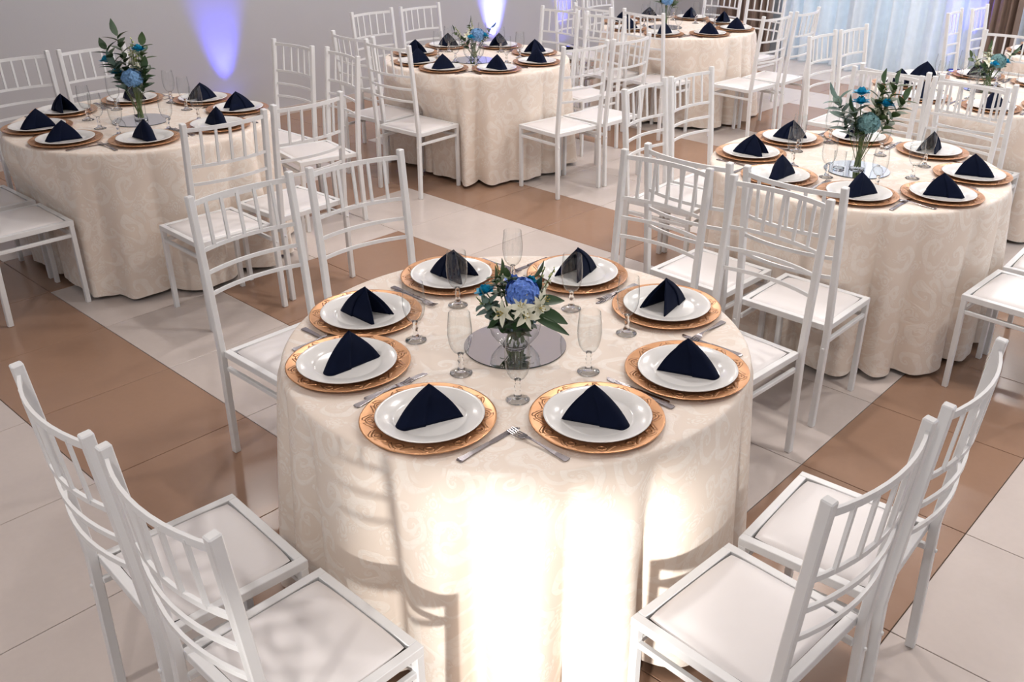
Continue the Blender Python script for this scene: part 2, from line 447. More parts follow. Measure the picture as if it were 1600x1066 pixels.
for axis, pos, lst in (('y', Y1 + .05, wins_back), ('x', X1 + .05, wins_right), ('x', X0 - .10, wins_left), ('y', Y0 - .10, wins_near)):
    for lo, hi, zl, zh in lst:
        wn += 1; mb = MB(); f = .05
        mid = [lo + (hi - lo) * i / 2 for i in range(3)]
        def bx(p, q, a, b):
            if axis == 'y': mb.box((p, pos, a), (q, pos + f, b))
            else: mb.box((pos, p, a), (pos + f, q, b))
        bx(lo, hi, zl, zl + f); bx(lo, hi, zh - f, zh)
        for x in ([lo + f / 2, hi - f / 2] if hi - lo < 1.5 else [lo + f / 2, mid[1], hi - f / 2]): bx(x - f / 2, x + f / 2, zl + f, zh - f)
        w = struct('window_%d' % wn, mb, MAT['chair'])
        if lst is wins_near: hi = 5.0  # added pane covers only the left part, dimming the sun there
        pm = MB()
        if axis == 'y': pm.add([(lo, pos + .02, zl), (hi, pos + .02, zl), (hi, pos + .02, zh), (lo, pos + .02, zh)], [(0, 1, 2, 3)])
        else: pm.add([(pos + .02, lo, zl), (pos + .02, hi, zl), (pos + .02, hi, zh), (pos + .02, lo, zh)], [(0, 1, 2, 3)])
        ob('pane', pm.mesh('pane', MAT['sun_dimmer' if lst is wins_near else 'pane']), w)

# ------------------------------------------------------------------ ceiling lights
def make_ceiling_light():
    r = ob('ceiling_light', None); tag(r, cat='ceiling light')
    mb = MB(); mb.lathe([(0.15, 0), (0.19, 0), (0.19, -.025), (0.15, -.02), (0.15, 0)], 24); ob('frame', mb.mesh('frame', MAT['chair'], smooth=False), r)
    mb = MB(); mb.lathe([(0, -.008), (0.15, -.008)], 24); ob('diffuser', mb.mesh('diffuser', MAT['lamp']), r)
    return r
cl = Maker(make_ceiling_light())
for x in (-1.8, 0.25, 2.1, 4.3):
    for y in (-1.7, 2.3, 4.7, 7.1, 9.0):  # the nearest row is added as fill light for the front area
        if y < 0 and x < 2: continue
        cl.place((x, y, ZC), 0, 'round recessed downlight in the white ceiling', 'recessed ceiling downlights')
        l = bpy.data.lights.new('downlight', 'AREA'); l.shape = 'DISK'; l.size = 0.17; l.energy = LAMP_W * (1.25 if x > 4 else 1.15 if x > 2 else 0.9 if x > 0 else 0.8); l.color = LAMP_COL
        lo = bpy.data.objects.new('downlight', l); COL.objects.link(lo); lo.location = (x, y, ZC - .03)

# ------------------------------------------------------------------ blue floor uplighters along the wall
def make_uplight():
    r = ob('uplight', None); tag(r, cat='uplight')
    mb = MB(); mb.lathe([(0, .05), (.075, .05), (.085, .06), (.085, .17), (.078, .18), (.078, .165), (0, .165)], 20); ob('can', mb.mesh('can', MAT['black'], smooth=False), r)
    mb = MB(); mb.sweep([(-.1, 0, .11), (-.1, 0, .01), (.1, 0, .01), (.1, 0, .11)], .02, .006, (0, 1, 0)); ob('bracket', mb.mesh('bracket', MAT['black']), r)
    mb = MB(); mb.lathe([(0, .167), (.07, .167)], 20); ob('lens', mb.mesh('lens', MAT['blue_led']), r)
    return r
ul = Maker(make_uplight())
def uplight(x, y, tilt, label, w=BLUE_W, cone=44, col=(0.07, 0.08, 1.0)):
    ul.place((x, y, 0), 0, label, 'blue uplighters standing along the walls')
    l = bpy.data.lights.new('uplight_beam', 'SPOT'); l.energy = w; l.color = col; l.spot_size = math.radians(cone); l.spot_blend = 0.9; l.shadow_soft_size = 0.06
    o = bpy.data.objects.new('uplight_beam', l); COL.objects.link(o); o.location = (x, y, .18)
    o.rotation_euler = Vector(tilt).to_track_quat('-Z', 'Y').to_euler()
uplight(X0 + .15, 3.28, (-.22, 0, 1), 'blue LED uplighter on the floor behind the left table')
uplight(X0 + .15, 6.58, (-.22, 0, 1), 'blue LED uplighter on the floor behind the back middle table', BLUE_W * 4, 44, (0.16, 0.18, 1.0))
uplight(X0 + .15, 7.75, (-.22, 0, 1), 'blue LED uplighter on the floor between the two back tables')
uplight(0.90, 9.48, (0, .24, 1), 'blue LED uplighter on the floor in front of the curtains', BLUE_W * 2.6, 50, (0.04, 0.04, 1.0))

# ------------------------------------------------------------------ curtains
def curtain(x0, x1, y, z0, z1, folds, amp, mat, name, label, cat='curtain', sweep=0.0, seed=1):
    rd = random.Random(seed); n = int(folds * 10); nz = 10; vs = []; fs = []
    ph = [rd.uniform(0, 6) for _ in range(4)]
    for j in range(nz + 1):
        t = j / nz; z = z0 + (z1 - z0) * t
        for i in range(n + 1):
            s = i / n; x = x0 + (x1 - x0) * s + sweep * (1 - t) ** 2 * (0.5 - s)
            a = 2 * PI * folds * s
            yy = y + amp * (0.8 + .3 * math.sin(3 * s + ph[0])) * (math.sin(a + .7 * math.sin(a * .37 + ph[1])) + .35 * math.sin(2.3 * a + ph[2] + t)) * (0.75 + .35 * (1 - t))
            vs.append((x, yy, z))
    for j in range(nz):
        for i in range(n):
            k = j * (n + 1) + i; fs.append((k, k + 1, k + n + 2, k + n + 1))
    mb = MB(); mb.add(vs, fs)
    o = ob(name, mb.mesh(name, MAT[mat], smooth=True, recalc=False)); tag(o, label, cat, 'curtains along the back wall')
    return o
curtain(-2.30, -1.50, 9.78, .02, 2.9, 7, .05, 'brown_drape', 'brown_curtain', 'brown opaque curtain left of the pale blue sheers', seed=2)
curtain(-1.40, -0.30, 9.72, .015, 2.9, 5, .085, 'sheer', 'sheer_curtain', 'pale blue backlit sheer curtain beside the left brown curtain', sweep=.18, seed=3)
curtain(-0.46, 0.78, 9.58, .015, 2.9, 6, .085, 'sheer', 'sheer_curtain', 'pale white sheer curtain with long straight folds, the middle one', seed=4)
curtain(0.72, 1.10, 9.76, .015, 2.9, 3, .03, 'sheer', 'sheer_curtain', 'narrow sheer curtain lit vivid blue by the uplighter', seed=5)
curtain(1.06, 1.40, 9.62, .02, 2.9, 4, .05, 'brown_drape', 'brown_curtain', 'brown opaque curtain right of the blue lit panel', seed=6)
curtain(1.36, 2.9, 9.76, .015, 2.9, 8, .05, 'sheer', 'sheer_curtain', 'sheer curtain at the right edge behind the brown curtain', seed=7)
mb = MB(); mb.tube([(-2.4, 9.72, 2.92), (3.0, 9.72, 2.92)], .014, 8)
tag(ob('curtain_rod', mb.mesh('curtain_rod', MAT['black'])), 'long dark rod that the back wall curtains hang from', 'curtain rod')

# ------------------------------------------------------------------ chairs
SW, SD, HS, HT = 0.41, 0.395, 0.45, 1.035
def make_chair():
    r = ob('banquet_chair', None); tag(r, cat='chair')
    px = .2035; yr = -SD / 2
    def py(z): return yr - .012 * (1 - z / HS) if z < HS else yr - .048 * ((z - HS) / (HT - HS)) ** 1.15
    for s in (-1, 1):
        mb = MB(); mb.sweep([(s * px, py(z), z) for z in (0, .25, HS, .64, .84, HT)], .027, .025, (0, 1, 0)); ob('back_post', mb.mesh('back_post', MAT['chair'], bevel=.003), r)
        mb = MB(); mb.sweep([(s * .19, SD / 2 - .013, 0), (s * .19, SD / 2 - .013, HS - .024)], .023, .023, (0, 1, 0)); ob('front_leg', mb.mesh('front_leg', MAT['chair'], bevel=.002), r)
        mb = MB(); mb.sweep([(s * .19, yr + .008, .372), (s * .19, SD / 2 - .02, .372)], .018, .016, (0, 0, 1)); ob('side_stretcher', mb.mesh('side_stretcher', MAT['chair'], bevel=.002), r)
    mb = MB(); mb.sweep([(-.18, SD / 2 - .013, .372), (.18, SD / 2 - .013, .372)], .018, .016, (0, 0, 1)); ob('front_stretcher', mb.mesh('front_stretcher', MAT['chair'], bevel=.002), r)
    # seat frame ring
    mb = MB(); z0, z1 = HS - .026, HS; a = SW / 2 - .004; b = SD / 2; w = .025
    yb = -b + .012
    mb.box((-a, yb, z0), (-a + w, b, z1)); mb.box((a - w, yb, z0), (a, b, z1)); mb.box((-a + w, yb, z0), (a - w, yb + w, z1)); mb.box((-a + w, b - w, z0), (a - w, b, z1))
    sf = ob('seat_frame', mb.mesh('seat_frame', MAT['chair'], bevel=.0015), r)
    # cushion: rounded-square pad with a soft dome
    mb = MB(); hx, hy, cy = a - w - .002, (b - w - .002 - (yb + w + .002)) / 2, (b - w - .002 + yb + w + .002) / 2
    N = 12; vs = []; fs = []
    def sq(t): return math.copysign(abs(t) ** 0.9, t)
    for j in range(N + 1):
        for i in range(N + 1):
            uu, vv = -1 + 2 * i / N, -1 + 2 * j / N
            uu, vv = math.sin(uu * PI / 2), math.sin(vv * PI / 2)
            rr = max(abs(uu), abs(vv)); cut = 1 - .035 * (uu * vv) ** 4
            h = (max(0, 1 - abs(uu) ** 4) * max(0, 1 - abs(vv) ** 4)) ** .4
            vs.append((hx * uu * cut, cy + hy * vv * cut, HS - .004 + .013 * h))
    for j in range(N):
        for i in range(N):
            k = j * (N + 1) + i; fs.append((k, k + 1, k + N + 2, k + N + 1))
    mb.add(vs, fs)
    ob('cushion', mb.mesh('cushion', MAT['vinyl'], smooth=True, recalc=False), sf)
    mb = MB(); mb.box((-a + w - .002, yb + w - .002, HS - .024), (a - w + .002, b - w + .002, HS - .014)); ob('seat_board', mb.mesh('seat_board', MAT['under']), sf)
    bow = .037
    def rail_pt(x, z): return (x, py(z) - bow * (1 - (x / px) ** 2) - .002, z)
    zs = [1.002, .832, .748, .668]
    for i, z in enumerate(zs):
        mb = MB(); mb.sweep([rail_pt(-px + 2 * px * k / 10, z) for k in range(11)], .018 if i == 0 else .014, .008, (0, 0, 1)); ob('back_rail', mb.mesh('back_rail', MAT['chair']), r)
    for k in range(1, 6):
        x = -px + 2 * px * k / 6
        mb = MB(); mb.sweep([rail_pt(x, zs[1]), rail_pt(x, zs[0])], .008, .012, (0, 1, 0)); ob('spindle', mb.mesh('spindle', MAT['chair']), r)
    for s in (-1, 1):
        mb = MB(); mb.sweep([(s * px, py(.36) - .012, .36), (s * px, py(.36) - .019, .36)], .010, .010, (0, 0, 1)); ob('peg', mb.mesh('peg', MAT['chair'], bevel=.002), r)
    return r
chairs = Maker(make_chair())
R_ = math.radians
TABLES = {   # centre, name used in labels
    'front': ((2.662, 0.803), 'front table'),
    'left': ((-0.755, 1.36), 'left table'),
    'back': ((-0.80, 4.03), 'back middle table'),
    'right': ((2.585, 3.283), 'right table'),
    'far': ((-0.62, 6.42), 'far back table'),
    'farright': ((2.43, 5.50), 'far right table'),
    'edge': ((2.66, 7.50), 'farthest right table'),
}
NL, NR, FR, FL = 'near-left', 'near-right', 'far-right', 'far-left'
CH = [  # table, side, which of the pair, x, y, yaw deg
    ('front', NL, 'left', 2.47, -.20, -3.7), ('front', NL, 'right', 2.93, -.21, -.4),
    ('front', NR, 'right', 3.65, 1.03, 93.2), ('front', NR, 'left', 3.64, .57, 86.3),
    ('front', FL, 'left', 1.665, .67, 270.5), ('front', FL, 'right', 1.70, 1.125, 262.5),
    ('front', FR, 'left', 2.35, 1.755, 180.7), ('front', FR, 'right', 2.85, 1.74, 176.4),
    ('right', NL, 'left', 2.37, 2.375, -2), ('right', NL, 'right', 2.84, 2.38, 0),
    ('right', NR, 'left', 3.52, 3.07, 87.5), ('right', NR, 'right', 3.53, 3.53, 92),
    ('right', FL, 'left', 1.66, 3.145, 274), ('right', FL, 'right', 1.66, 3.575, 269.6),
    ('right', FR, 'left', 2.21, 4.15, 178), ('right', FR, 'right', 2.67, 4.17, 176),
    ('left', NL, 'right', -.55, .53, -.5), ('left', NL, 'left', -1.01, .53, 1),
    ('left', NR, 'left', .23, 1.18, 88.6), ('left', NR, 'right', .185, 1.65, 92.5),
    ('left', FL, 'left', -1.55, 1.13, 270), ('left', FL, 'right', -1.53, 1.60, 270),
    ('left', FR, 'left', -1.0, 2.32, 181.8), ('left', FR, 'right', -.55, 2.34, 170),
    ('back', NL, 'right', -.59, 3.24, 3.3), ('back', NL, 'left', -1.03, 3.30, 3.6),
    ('back', FL, 'left', -1.62, 3.91, 271.2), ('back', FL, 'right', -1.60, 4.39, 268.7),
    ('back', NR, 'left', .13, 3.91, 85), ('back', NR, 'right', .16, 4.35, 90.3),
    ('back', FR, 'left', -.90, 4.84, 177), ('back', FR, 'right', -.43, 4.84, 175),
    ('far', NL, 'left', -.80, 5.66, -3), ('far', NL, 'right', -.29, 5.69, -3),
    ('far', NR, 'left', .33, 6.07, 87.6), ('far', NR, 'right', .36, 6.51, 92),
    ('far', FR, 'left', -.84, 7.28, 180), ('far', FR, 'right', -.36, 7.28, 178),
    ('far', FL, 'left', -1.50, 6.2, 270), ('far', FL, 'right', -1.50, 6.66, 270),
    ('farright', NL, 'left', 2.22, 4.765, -2), ('farright', NL, 'right', 2.70, 4.76, -2),
    ('farright', FL, 'left', 1.53, 5.44, 271), ('farright', FL, 'right', 1.56, 5.87, 268.8),
    ('farright', FR, 'left', 2.28, 6.20, 180), ('farright', FR, 'right', 2.74, 6.20, 180),
    ('edge', FL, 'left', 1.76, 7.37, 275), ('edge', FL, 'right', 1.81, 7.80, 272),
]
PAIR_SIDE = {NL: 'near-left side', NR: 'near-right side', FR: 'far-right side', FL: 'far-left side'}
chair_by_table = {k: [] for k in TABLES}
for tb, side, lr, x, y, yaw in CH:
    chair_by_table[tb].append((x, y, R_(yaw)))
    if tb == 'edge' and side == NL: lab = 'white metal chair on the near-left side of the %s' % TABLES[tb][1]
    else: lab = 'white metal chair, %s of two at the %s of the %s' % (lr, PAIR_SIDE[side], TABLES[tb][1])
    chairs.place((x, y, 0), R_(yaw), lab, 'white banquet chairs at the %s' % TABLES[tb][1])

# ------------------------------------------------------------------ tables and cloths
TR, TZ = 0.70, 0.78
def make_table():
    r = ob('round_table', None); tag(r, cat='table')
    mb = MB(); mb.lathe([(0, TZ - .035), (.675, TZ - .035), (.683, TZ - .03), (.683, TZ - .010), (.675, TZ - .006), (0, TZ - .006)], 40); ob('tabletop', mb.mesh('tabletop', MAT['wood']), r)
    for k in range(4):
        a = PI / 4 + k * PI / 2
        mb = MB(); mb.tube([(.40 * math.cos(a), .40 * math.sin(a), 0), (.33 * math.cos(a), .33 * math.sin(a), TZ - .035)], .018, 8); ob('leg', mb.mesh('leg', MAT['black']), r)
    return r
tabs = Maker(make_table())

def cloth(center, chs, seed):
    cx, cy = center; rd = random.Random(seed)
    NA, NZ = 288, 34
    nf = 16
    # irregular fold spacing
    ph = [rd.uniform(0, 2 * PI) for _ in range(8)]
    def fold(a):
        aa = a + .10 * math.sin(2 * a + ph[0]) + .06 * math.sin(5 * a + ph[1]) + .03 * math.sin(9 * a + ph[5])
        s = 2 * abs(math.cos(nf * aa / 2 + ph[2])) ** .9 - 1        # round lobes, tighter valleys
        return s * (.78 + .30 * math.sin(3 * a + ph[3]) + .15 * math.sin(7 * a + ph[7])) + .08 * math.sin(2 * nf * aa + ph[4])
    prof = [(.0, TZ), (.2, TZ), (.4, TZ), (.55, TZ), (.64, TZ), (.675, TZ), (.688, TZ - .001), (.695, TZ - .004), (.699, TZ - .010), (.701, TZ - .019)]
    zb = .014
    zl = [TZ - .019 - (TZ - .019 - zb) * (k / NZ) for k in range(1, NZ + 1)]
    rows = []
    for z in zl:
        d = (TZ - z) / TZ
        amp = .006 + .078 * max(0, d - .02) ** .85
        base = .702 + .008 * d
        row = [base + amp * fold(2 * PI * i / NA) for i in range(NA)]
        # the seats press the cloth in
        wz = 1.0 if z < .475 else max(0.0, 1 - (z - .475) / .20)
        if wz > 0:
            lim = row[:]
            for i in range(NA):
                a = 2 * PI * i / NA; ca, sa = math.cos(a), math.sin(a)
                for (hx, hy, yaw) in chs:
                    c_, s_ = math.cos(yaw), math.sin(yaw); rr = lim[i]
                    for _ in range(40):
                        dx, dy = cx + rr * ca - hx, cy + rr * sa - hy
                        lx, ly = c_ * dx + s_ * dy, -s_ * dx + c_ * dy
                        if abs(lx) < .232 and -.3 < ly < SD / 2 + .014: rr -= .006
                        else: break
                    lim[i] = min(lim[i], rr)
            dl = [row[i] - lim[i] for i in range(NA)]; sm = dl[:]
            for it in range(5):
                sm = [max(dl[i], (sm[i - 1] + 2 * sm[i] + sm[(i + 1) % NA]) / 4) for i in range(NA)]
            row = [row[i] - sm[i] * wz for i in range(NA)]
        rows.append(row)
    vs = [(0, 0, TZ)]; uvs = [(0, 0)]; fs = []
    for r, z in prof[1:]:
        for i in range(NA):
            a = 2 * PI * i / NA; vs.append((r * math.cos(a), r * math.sin(a), z))
    hem = [.010 * math.sin(2 * (2 * PI * i / NA) + ph[6]) + .006 * math.sin(nf * 2 * PI * i / NA + ph[2]) for i in range(NA)]
    for k, (z, row) in enumerate(zip(zl, rows)):
        e = (k / NZ) ** 3
        for i in range(NA):
            a = 2 * PI * i / NA; vs.append((row[i] * math.cos(a), row[i] * math.sin(a), z + e * (.004 + abs(hem[i]))))
    nr = len(prof) - 1 + NZ
    for i in range(NA): fs.append((0, 1 + i, 1 + (i + 1) % NA))
    for k in range(nr - 1):
        for i in range(NA):
            p = 1 + k * NA; fs.append((p + i, p + NA + i, p + NA + (i + 1) % NA, p + (i + 1) % NA))
    me = bpy.data.meshes.new('tablecloth'); me.from_pydata(vs, [], fs); me.materials.append(MAT['damask'])
    uvl = me.uv_layers.new(name='UVMap'); flat = []
    def uv_of(vi, wrap):
        if vi == 0: return (0.0, 0.0)
        k, i = divmod(vi - 1, NA)
        x, y, z = vs[vi]
        if k < 6: return (x, y)
        a = 2 * PI * (NA if (wrap and i == 0) else i) / NA
        return (a * .70 + 3.0, z + 3.0)
    for p in me.polygons:
        idx = list(p.vertices); ks = [(v - 1) // NA if v else -1 for v in idx]
        iis = [(v - 1) % NA for v in idx if v]
        wrap = (NA - 1) in iis and 0 in iis
        top = min(ks) < 6
        for v in idx:
            if top and v: flat += [vs[v][0], vs[v][1]]
            else: flat += list(uv_of(v, wrap))
    uvl.data.foreach_set('uv', flat)
    me.polygons.foreach_set('use_smooth', [True] * len(me.polygons)); me.update()
    return me

TLAB = {'front': 'nearest, with the sunlit skirt', 'left': 'by the grey wall', 'back': 'before the blue-white wall light', 'right': 'right of the front table',
        'far': 'near the brown curtain', 'farright': 'behind the right table', 'edge': 'near the curtains'}
for i, (k, ((cx, cy), nm)) in enumerate(TABLES.items()):
    tabs.place((cx, cy, 0), 0, 'round wooden table hidden under the cloth of the %s' % nm, 'round banquet tables')
    o = ob('tablecloth', cloth((cx, cy), chair_by_table[k], 11 + i), None, (cx, cy, 0), 0)
    tag(o, 'cream damask cloth to the floor on the %s, %s' % (nm, TLAB[k]), 'tablecloth', 'cream damask tablecloths')

# ------------------------------------------------------------------ place settings
def make_charger():
    mb = MB(); mb.lathe([(0, .004), (.105, .004), (.116, .007), (.122, .0105), (.162, .0125), (.172, .0150), (.176, .0152), (.177, .0140), (.172, .0115), (.12, .004), (.105, 0), (0, 0)], 56)
    o = ob('charger_plate', mb.mesh('charger_plate', MAT['gold'], smooth=True)); return tag(o, cat='charger')
def make_plate():
    mb = MB(); mb.lathe([(0, .006), (.088, .006), (.098, .009), (.104, .014), (.134, .019), (.139, .0205), (.1415, .0195), (.139, .017), (.105, .0105), (.09, .002), (.085, 0), (0, 0)], 56)
    o = ob('dinner_plate', mb.mesh('dinner_plate', MAT['plate'], smooth=True)); return tag(o, cat='plate')
def napkin_shell(sc, dz, n=22, m=9, t0=0.0, t1=1.0, push=0.0):
    """cone of cloth from the apex to a U-shaped base that is open on one side (outward = +x)"""
    A = Vector((-.010 * sc, 0, .098 * sc + dz)); base = []
    P, S, r = Vector((-.078, .050)), .066, .022
    for i in range(n + 1):
        t = t0 + (t1 - t0) * i / n
        if t < .36: q = P.lerp(Vector((S, r)), t / .36)
        elif t > .64:
            q = Vector((S, -r)).lerp(Vector((P.x, -P.y)), (t - .64) / .36)
        else:
            a = PI / 2 - PI * (t - .36) / .28; q = Vector((S + r * math.cos(a), r * math.sin(a)))
        base.append(Vector((q.x * sc, q.y * sc, 0)))
    vs = []; fs = []
    for j in range(m + 1):
        s = j / m
        for i, b in enumerate(base):
            p = A.lerp(b, s); out = Vector((p.x - 0.2 * A.x, p.y, 0)); bulge = .010 * math.sin(PI * s) * sc + push * min(1, s * 4)
            if out.length > 1e-5: p = p + out.normalized() * bulge
            vs.append(p)
    for j in range(m):
        for i in range(n):
            k = j * (n + 1) + i; fs.append((k, k + 1, k + n + 2, k + n + 1))
    return vs, fs
def make_napkin():
    r = ob('napkin', None); tag(r, cat='napkin')
    for nm, sc, dz, kw in (('outer_fold', 1.0, 0, {}), ('inner_fold', .88, .004, {}), ('front_fold', 1.0, .0005, dict(t0=.25, t1=.75, push=.0042))):
        mb = MB(); vs, fs = napkin_shell(sc, dz, **kw); mb.add(vs, fs); me = mb.mesh(nm, MAT['navy'], smooth=True, recalc=True)
        o = ob(nm, me, r); md = o.modifiers.new('thick', 'SOLIDIFY'); md.thickness = .004; md.offset = -1
    return r
def make_glass():
    r = ob('goblet', None); tag(r, cat='glass'); kz = 1.14
    bowl = [(.0, .0555), (.010, .056), (.020, .062), (.028, .074), (.0325, .09), (.0345, .108), (.0340, .128), (.0315, .150), (.0300, .165), (.0293, .1658)]
    mb = MB(); mb.lathe([(a, z * kz) for a, z in bowl], 28); ob('bowl', mb.mesh('bowl', MAT['glass'], smooth=True), r)
    mb = MB(); mb.lathe([(a, z * kz) for a, z in [(0, .056), (.009, .0555), (.0062, .048), (.0068, .042), (.0095, .036), (.0065, .030), (.0075, .022), (.011, .0115), (.0, .0115)]], 16); ob('stem', mb.mesh('stem', MAT['solid_glass'], smooth=True), r)
    mb = MB(); mb.lathe([(0, .0125), (.011, .012), (.022, .006), (.031, .003), (.0325, .0015), (.031, 0), (0, 0)], 28); ob('foot', mb.mesh('foot', MAT['solid_glass'], smooth=True), r)
    return r
def make_fork():
    r = ob('fork', None); tag(r, cat='fork')      # handle toward -y (the diner), tines toward +y
    mb = MB(); vs = []; fs = []
    sec = [(-.100, .0085, .0010), (-.094, .0105, .0012), (-.06, .0070, .0020), (-.02, .0038, .0045), (.02, .0032, .0075), (.038, .0060, .0065), (.046, .0115, .0040), (.058, .0125, .0030)]
    for y, w, z in sec: vs += [(-w, y, z), (w, y, z), (w, y, z + .002), (-w, y, z + .002)]
    n = len(sec)
    for i in range(n - 1):
        for j in range(4): fs.append((4 * i + j, 4 * i + (j + 1) % 4, 4 * i + 4 + (j + 1) % 4, 4 * i + 4 + j))
    fs += [(3, 2, 1, 0), tuple(4 * (n - 1) + j for j in range(4))]
    mb.add(vs, fs); hd = ob('handle', mb.mesh('handle', MAT['steel'], bevel=.0004), r)
    for k in range(4):
        x = -.0108 + k * .0072; mb = MB(); mb.sweep([(x, .056, .004), (x, .075, .0035), (x, .096, .0075)], .0032, .0016, (1, 0, 0)); ob('tine', mb.mesh('tine', MAT['steel']), hd)
    return r
def blade_mesh(sec, name):
    mb = MB(); vs = []; fs = []; n = len(sec)
    for y, a, b, h in sec: vs += [(a, y, .0), (b, y, .0), (b, y, h), (a, y, h)]
    for i in range(n - 1):
        for j in range(4): fs.append((4 * i + j, 4 * i + (j + 1) % 4, 4 * i + 4 + (j + 1) % 4, 4 * i + 4 + j))
    fs += [(3, 2, 1, 0), tuple(4 * (n - 1) + j for j in range(4))]
    mb.add(vs, fs); return mb.mesh(name, MAT['steel'], bevel=.0004)
def make_knife():
    r = ob('table_knife', None); tag(r, cat='knife')
    ob('handle', blade_mesh([(-.105, -.008, .008, .003), (-.10, -.0095, .0095, .004), (-.06, -.007, .007, .005), (0, -.0055, .0055, .005)], 'handle'), r)
    ob('blade', blade_mesh([(0, -.0055, .0055, .003), (.02, -.008, .008, .0022), (.08, -.009, .008, .0018), (.097, -.006, .008, .0015), (.105, .003, .0075, .0012)], 'blade'), r)
    return r
mk = {k: Maker(f()) for k, f in dict(charger=make_charger, plate=make_plate, napkin=make_napkin, glass=make_glass, fork=make_fork, knife=make_knife).items()}
PLACES = [  # angle deg, facing yaw of the diner, wording
    (-157.5, 270, 'left-side farther'), (-112.5, 0, 'left-side nearer'), (-67.5, 0, 'near-edge left'), (-22.5, 90, 'near-edge right'),
    (22.5, 90, 'right-side nearer'), (67.5, 180, 'right-side farther'), (112.5, 180, 'far-edge right'), (157.5, 270, 'far-edge left')]
GL = {-157.5: (.30, -135), -112.5: (.27, -88), -67.5: (.36, -50), -22.5: (.30, -3), 22.5: (.33, 46), 67.5: (.28, 92), 112.5: (.40, 134), 157.5: (.31, 172)}
SET = {'front': [(-156, .51), (-118, .51), (-73, .52), (-23, .51), (19, .56), (67, .55), (110, .54), (159, .55)],
       'right': [(-159, .51), (-112, .47), (-64, .49), (-21, .54), (24, .53), (70, .54), (114, .53), (156, .52)],
       'left': [(-155, .52), (-113, .52), (-72, .51), (-25, .48), (25, .49), (70, .53), (111, .53), (158, .53)],
       'back': [(-153, .49), (-107, .49), (-71, .53), (-29, .52), (17, .50), (65, .47), (114, .50), (162, .53)]}
FRONT_GLASS = [(2.44, .59), (2.69, .54), (2.91, .54), (2.95, .79), (2.88, 1.06), (2.64, 1.08), (2.35, 1.11), (2.35, .85)]
for tk, ((cx, cy), nm) in TABLES.items():
    for pi, (ang, yaw, wd) in enumerate(PLACES):
        rd = random.Random(hash((tk, pi)) % 1000 if False else pi * 17 + len(tk) * 101)
        a = R_(ang + rd.uniform(-1.5, 1.5)); rr = .525 + rd.uniform(-.008, .008)
        if tk in SET: a = R_(SET[tk][pi][0]); rr = min(SET[tk][pi][1], .527)
        x, y = cx + rr * math.cos(a), cy + rr * math.sin(a); z = TZ + .0008
        if not in_view((x, y, z), 220): continue
        yw = R_(yaw)
        fx, fy = -math.sin(yw), math.cos(yw)          # direction the diner faces
        lx, ly = math.cos(yw), math.sin(yw)           # the diner's right
        at = 'at the %s place of the %s' % (wd, nm)
        mk['charger'].place((x, y, z), rd.uniform(0, 6), 'gold embossed charger plate ' + at, 'gold charger plates')
        px, py_ = x + rd.uniform(-.006, .006), y + rd.uniform(-.006, .006)
        mk['plate'].place((px, py_, z + .0043), rd.uniform(0, 6), 'round white dinner plate ' + at, 'white dinner plates')
        mk['napkin'].place((px + rd.uniform(-.008, .008), py_ + rd.uniform(-.008, .008), z + .0108), math.atan2(-fy, -fx) + rd.uniform(-.22, .22), 'navy napkin folded into a pyramid ' + at, 'navy folded napkins')
        for kind, off, lab, wgt in (('fork', -.192, 'steel dinner fork ', 1), ('knife', .192, 'steel table knife ', 1)):
            dx, dy = x - cx, y - cy; lat = (dx * lx + dy * ly) + off; rad = -(dx * fx + dy * fy)
            lim = math.sqrt(max(.05, .675 ** 2 - (abs(lat) + .012) ** 2)) - .105
            rad = min(rad - .015, lim)
            qx, qy = cx + lat * lx - rad * fx, cy + lat * ly - rad * fy
            mk[kind].place((qx, qy, z + .0002), yw + rd.uniform(-.05, .05), lab + at, 'steel %ss' % kind)
        gr, ga = GL[ang]; ga = R_(ga + (rd.uniform(-6, 6) if tk != 'front' else 0)); gr += (rd.uniform(-.02, .03) if tk != 'front' else 0)
        gx, gy = FRONT_GLASS[pi] if tk == 'front' else (cx + gr * math.cos(ga), cy + gr * math.sin(ga))
        mk['glass'].place((gx, gy, z), rd.uniform(0, 6), 'clear stemmed water goblet for the %s place of the %s' % (wd, nm), 'clear water goblets')

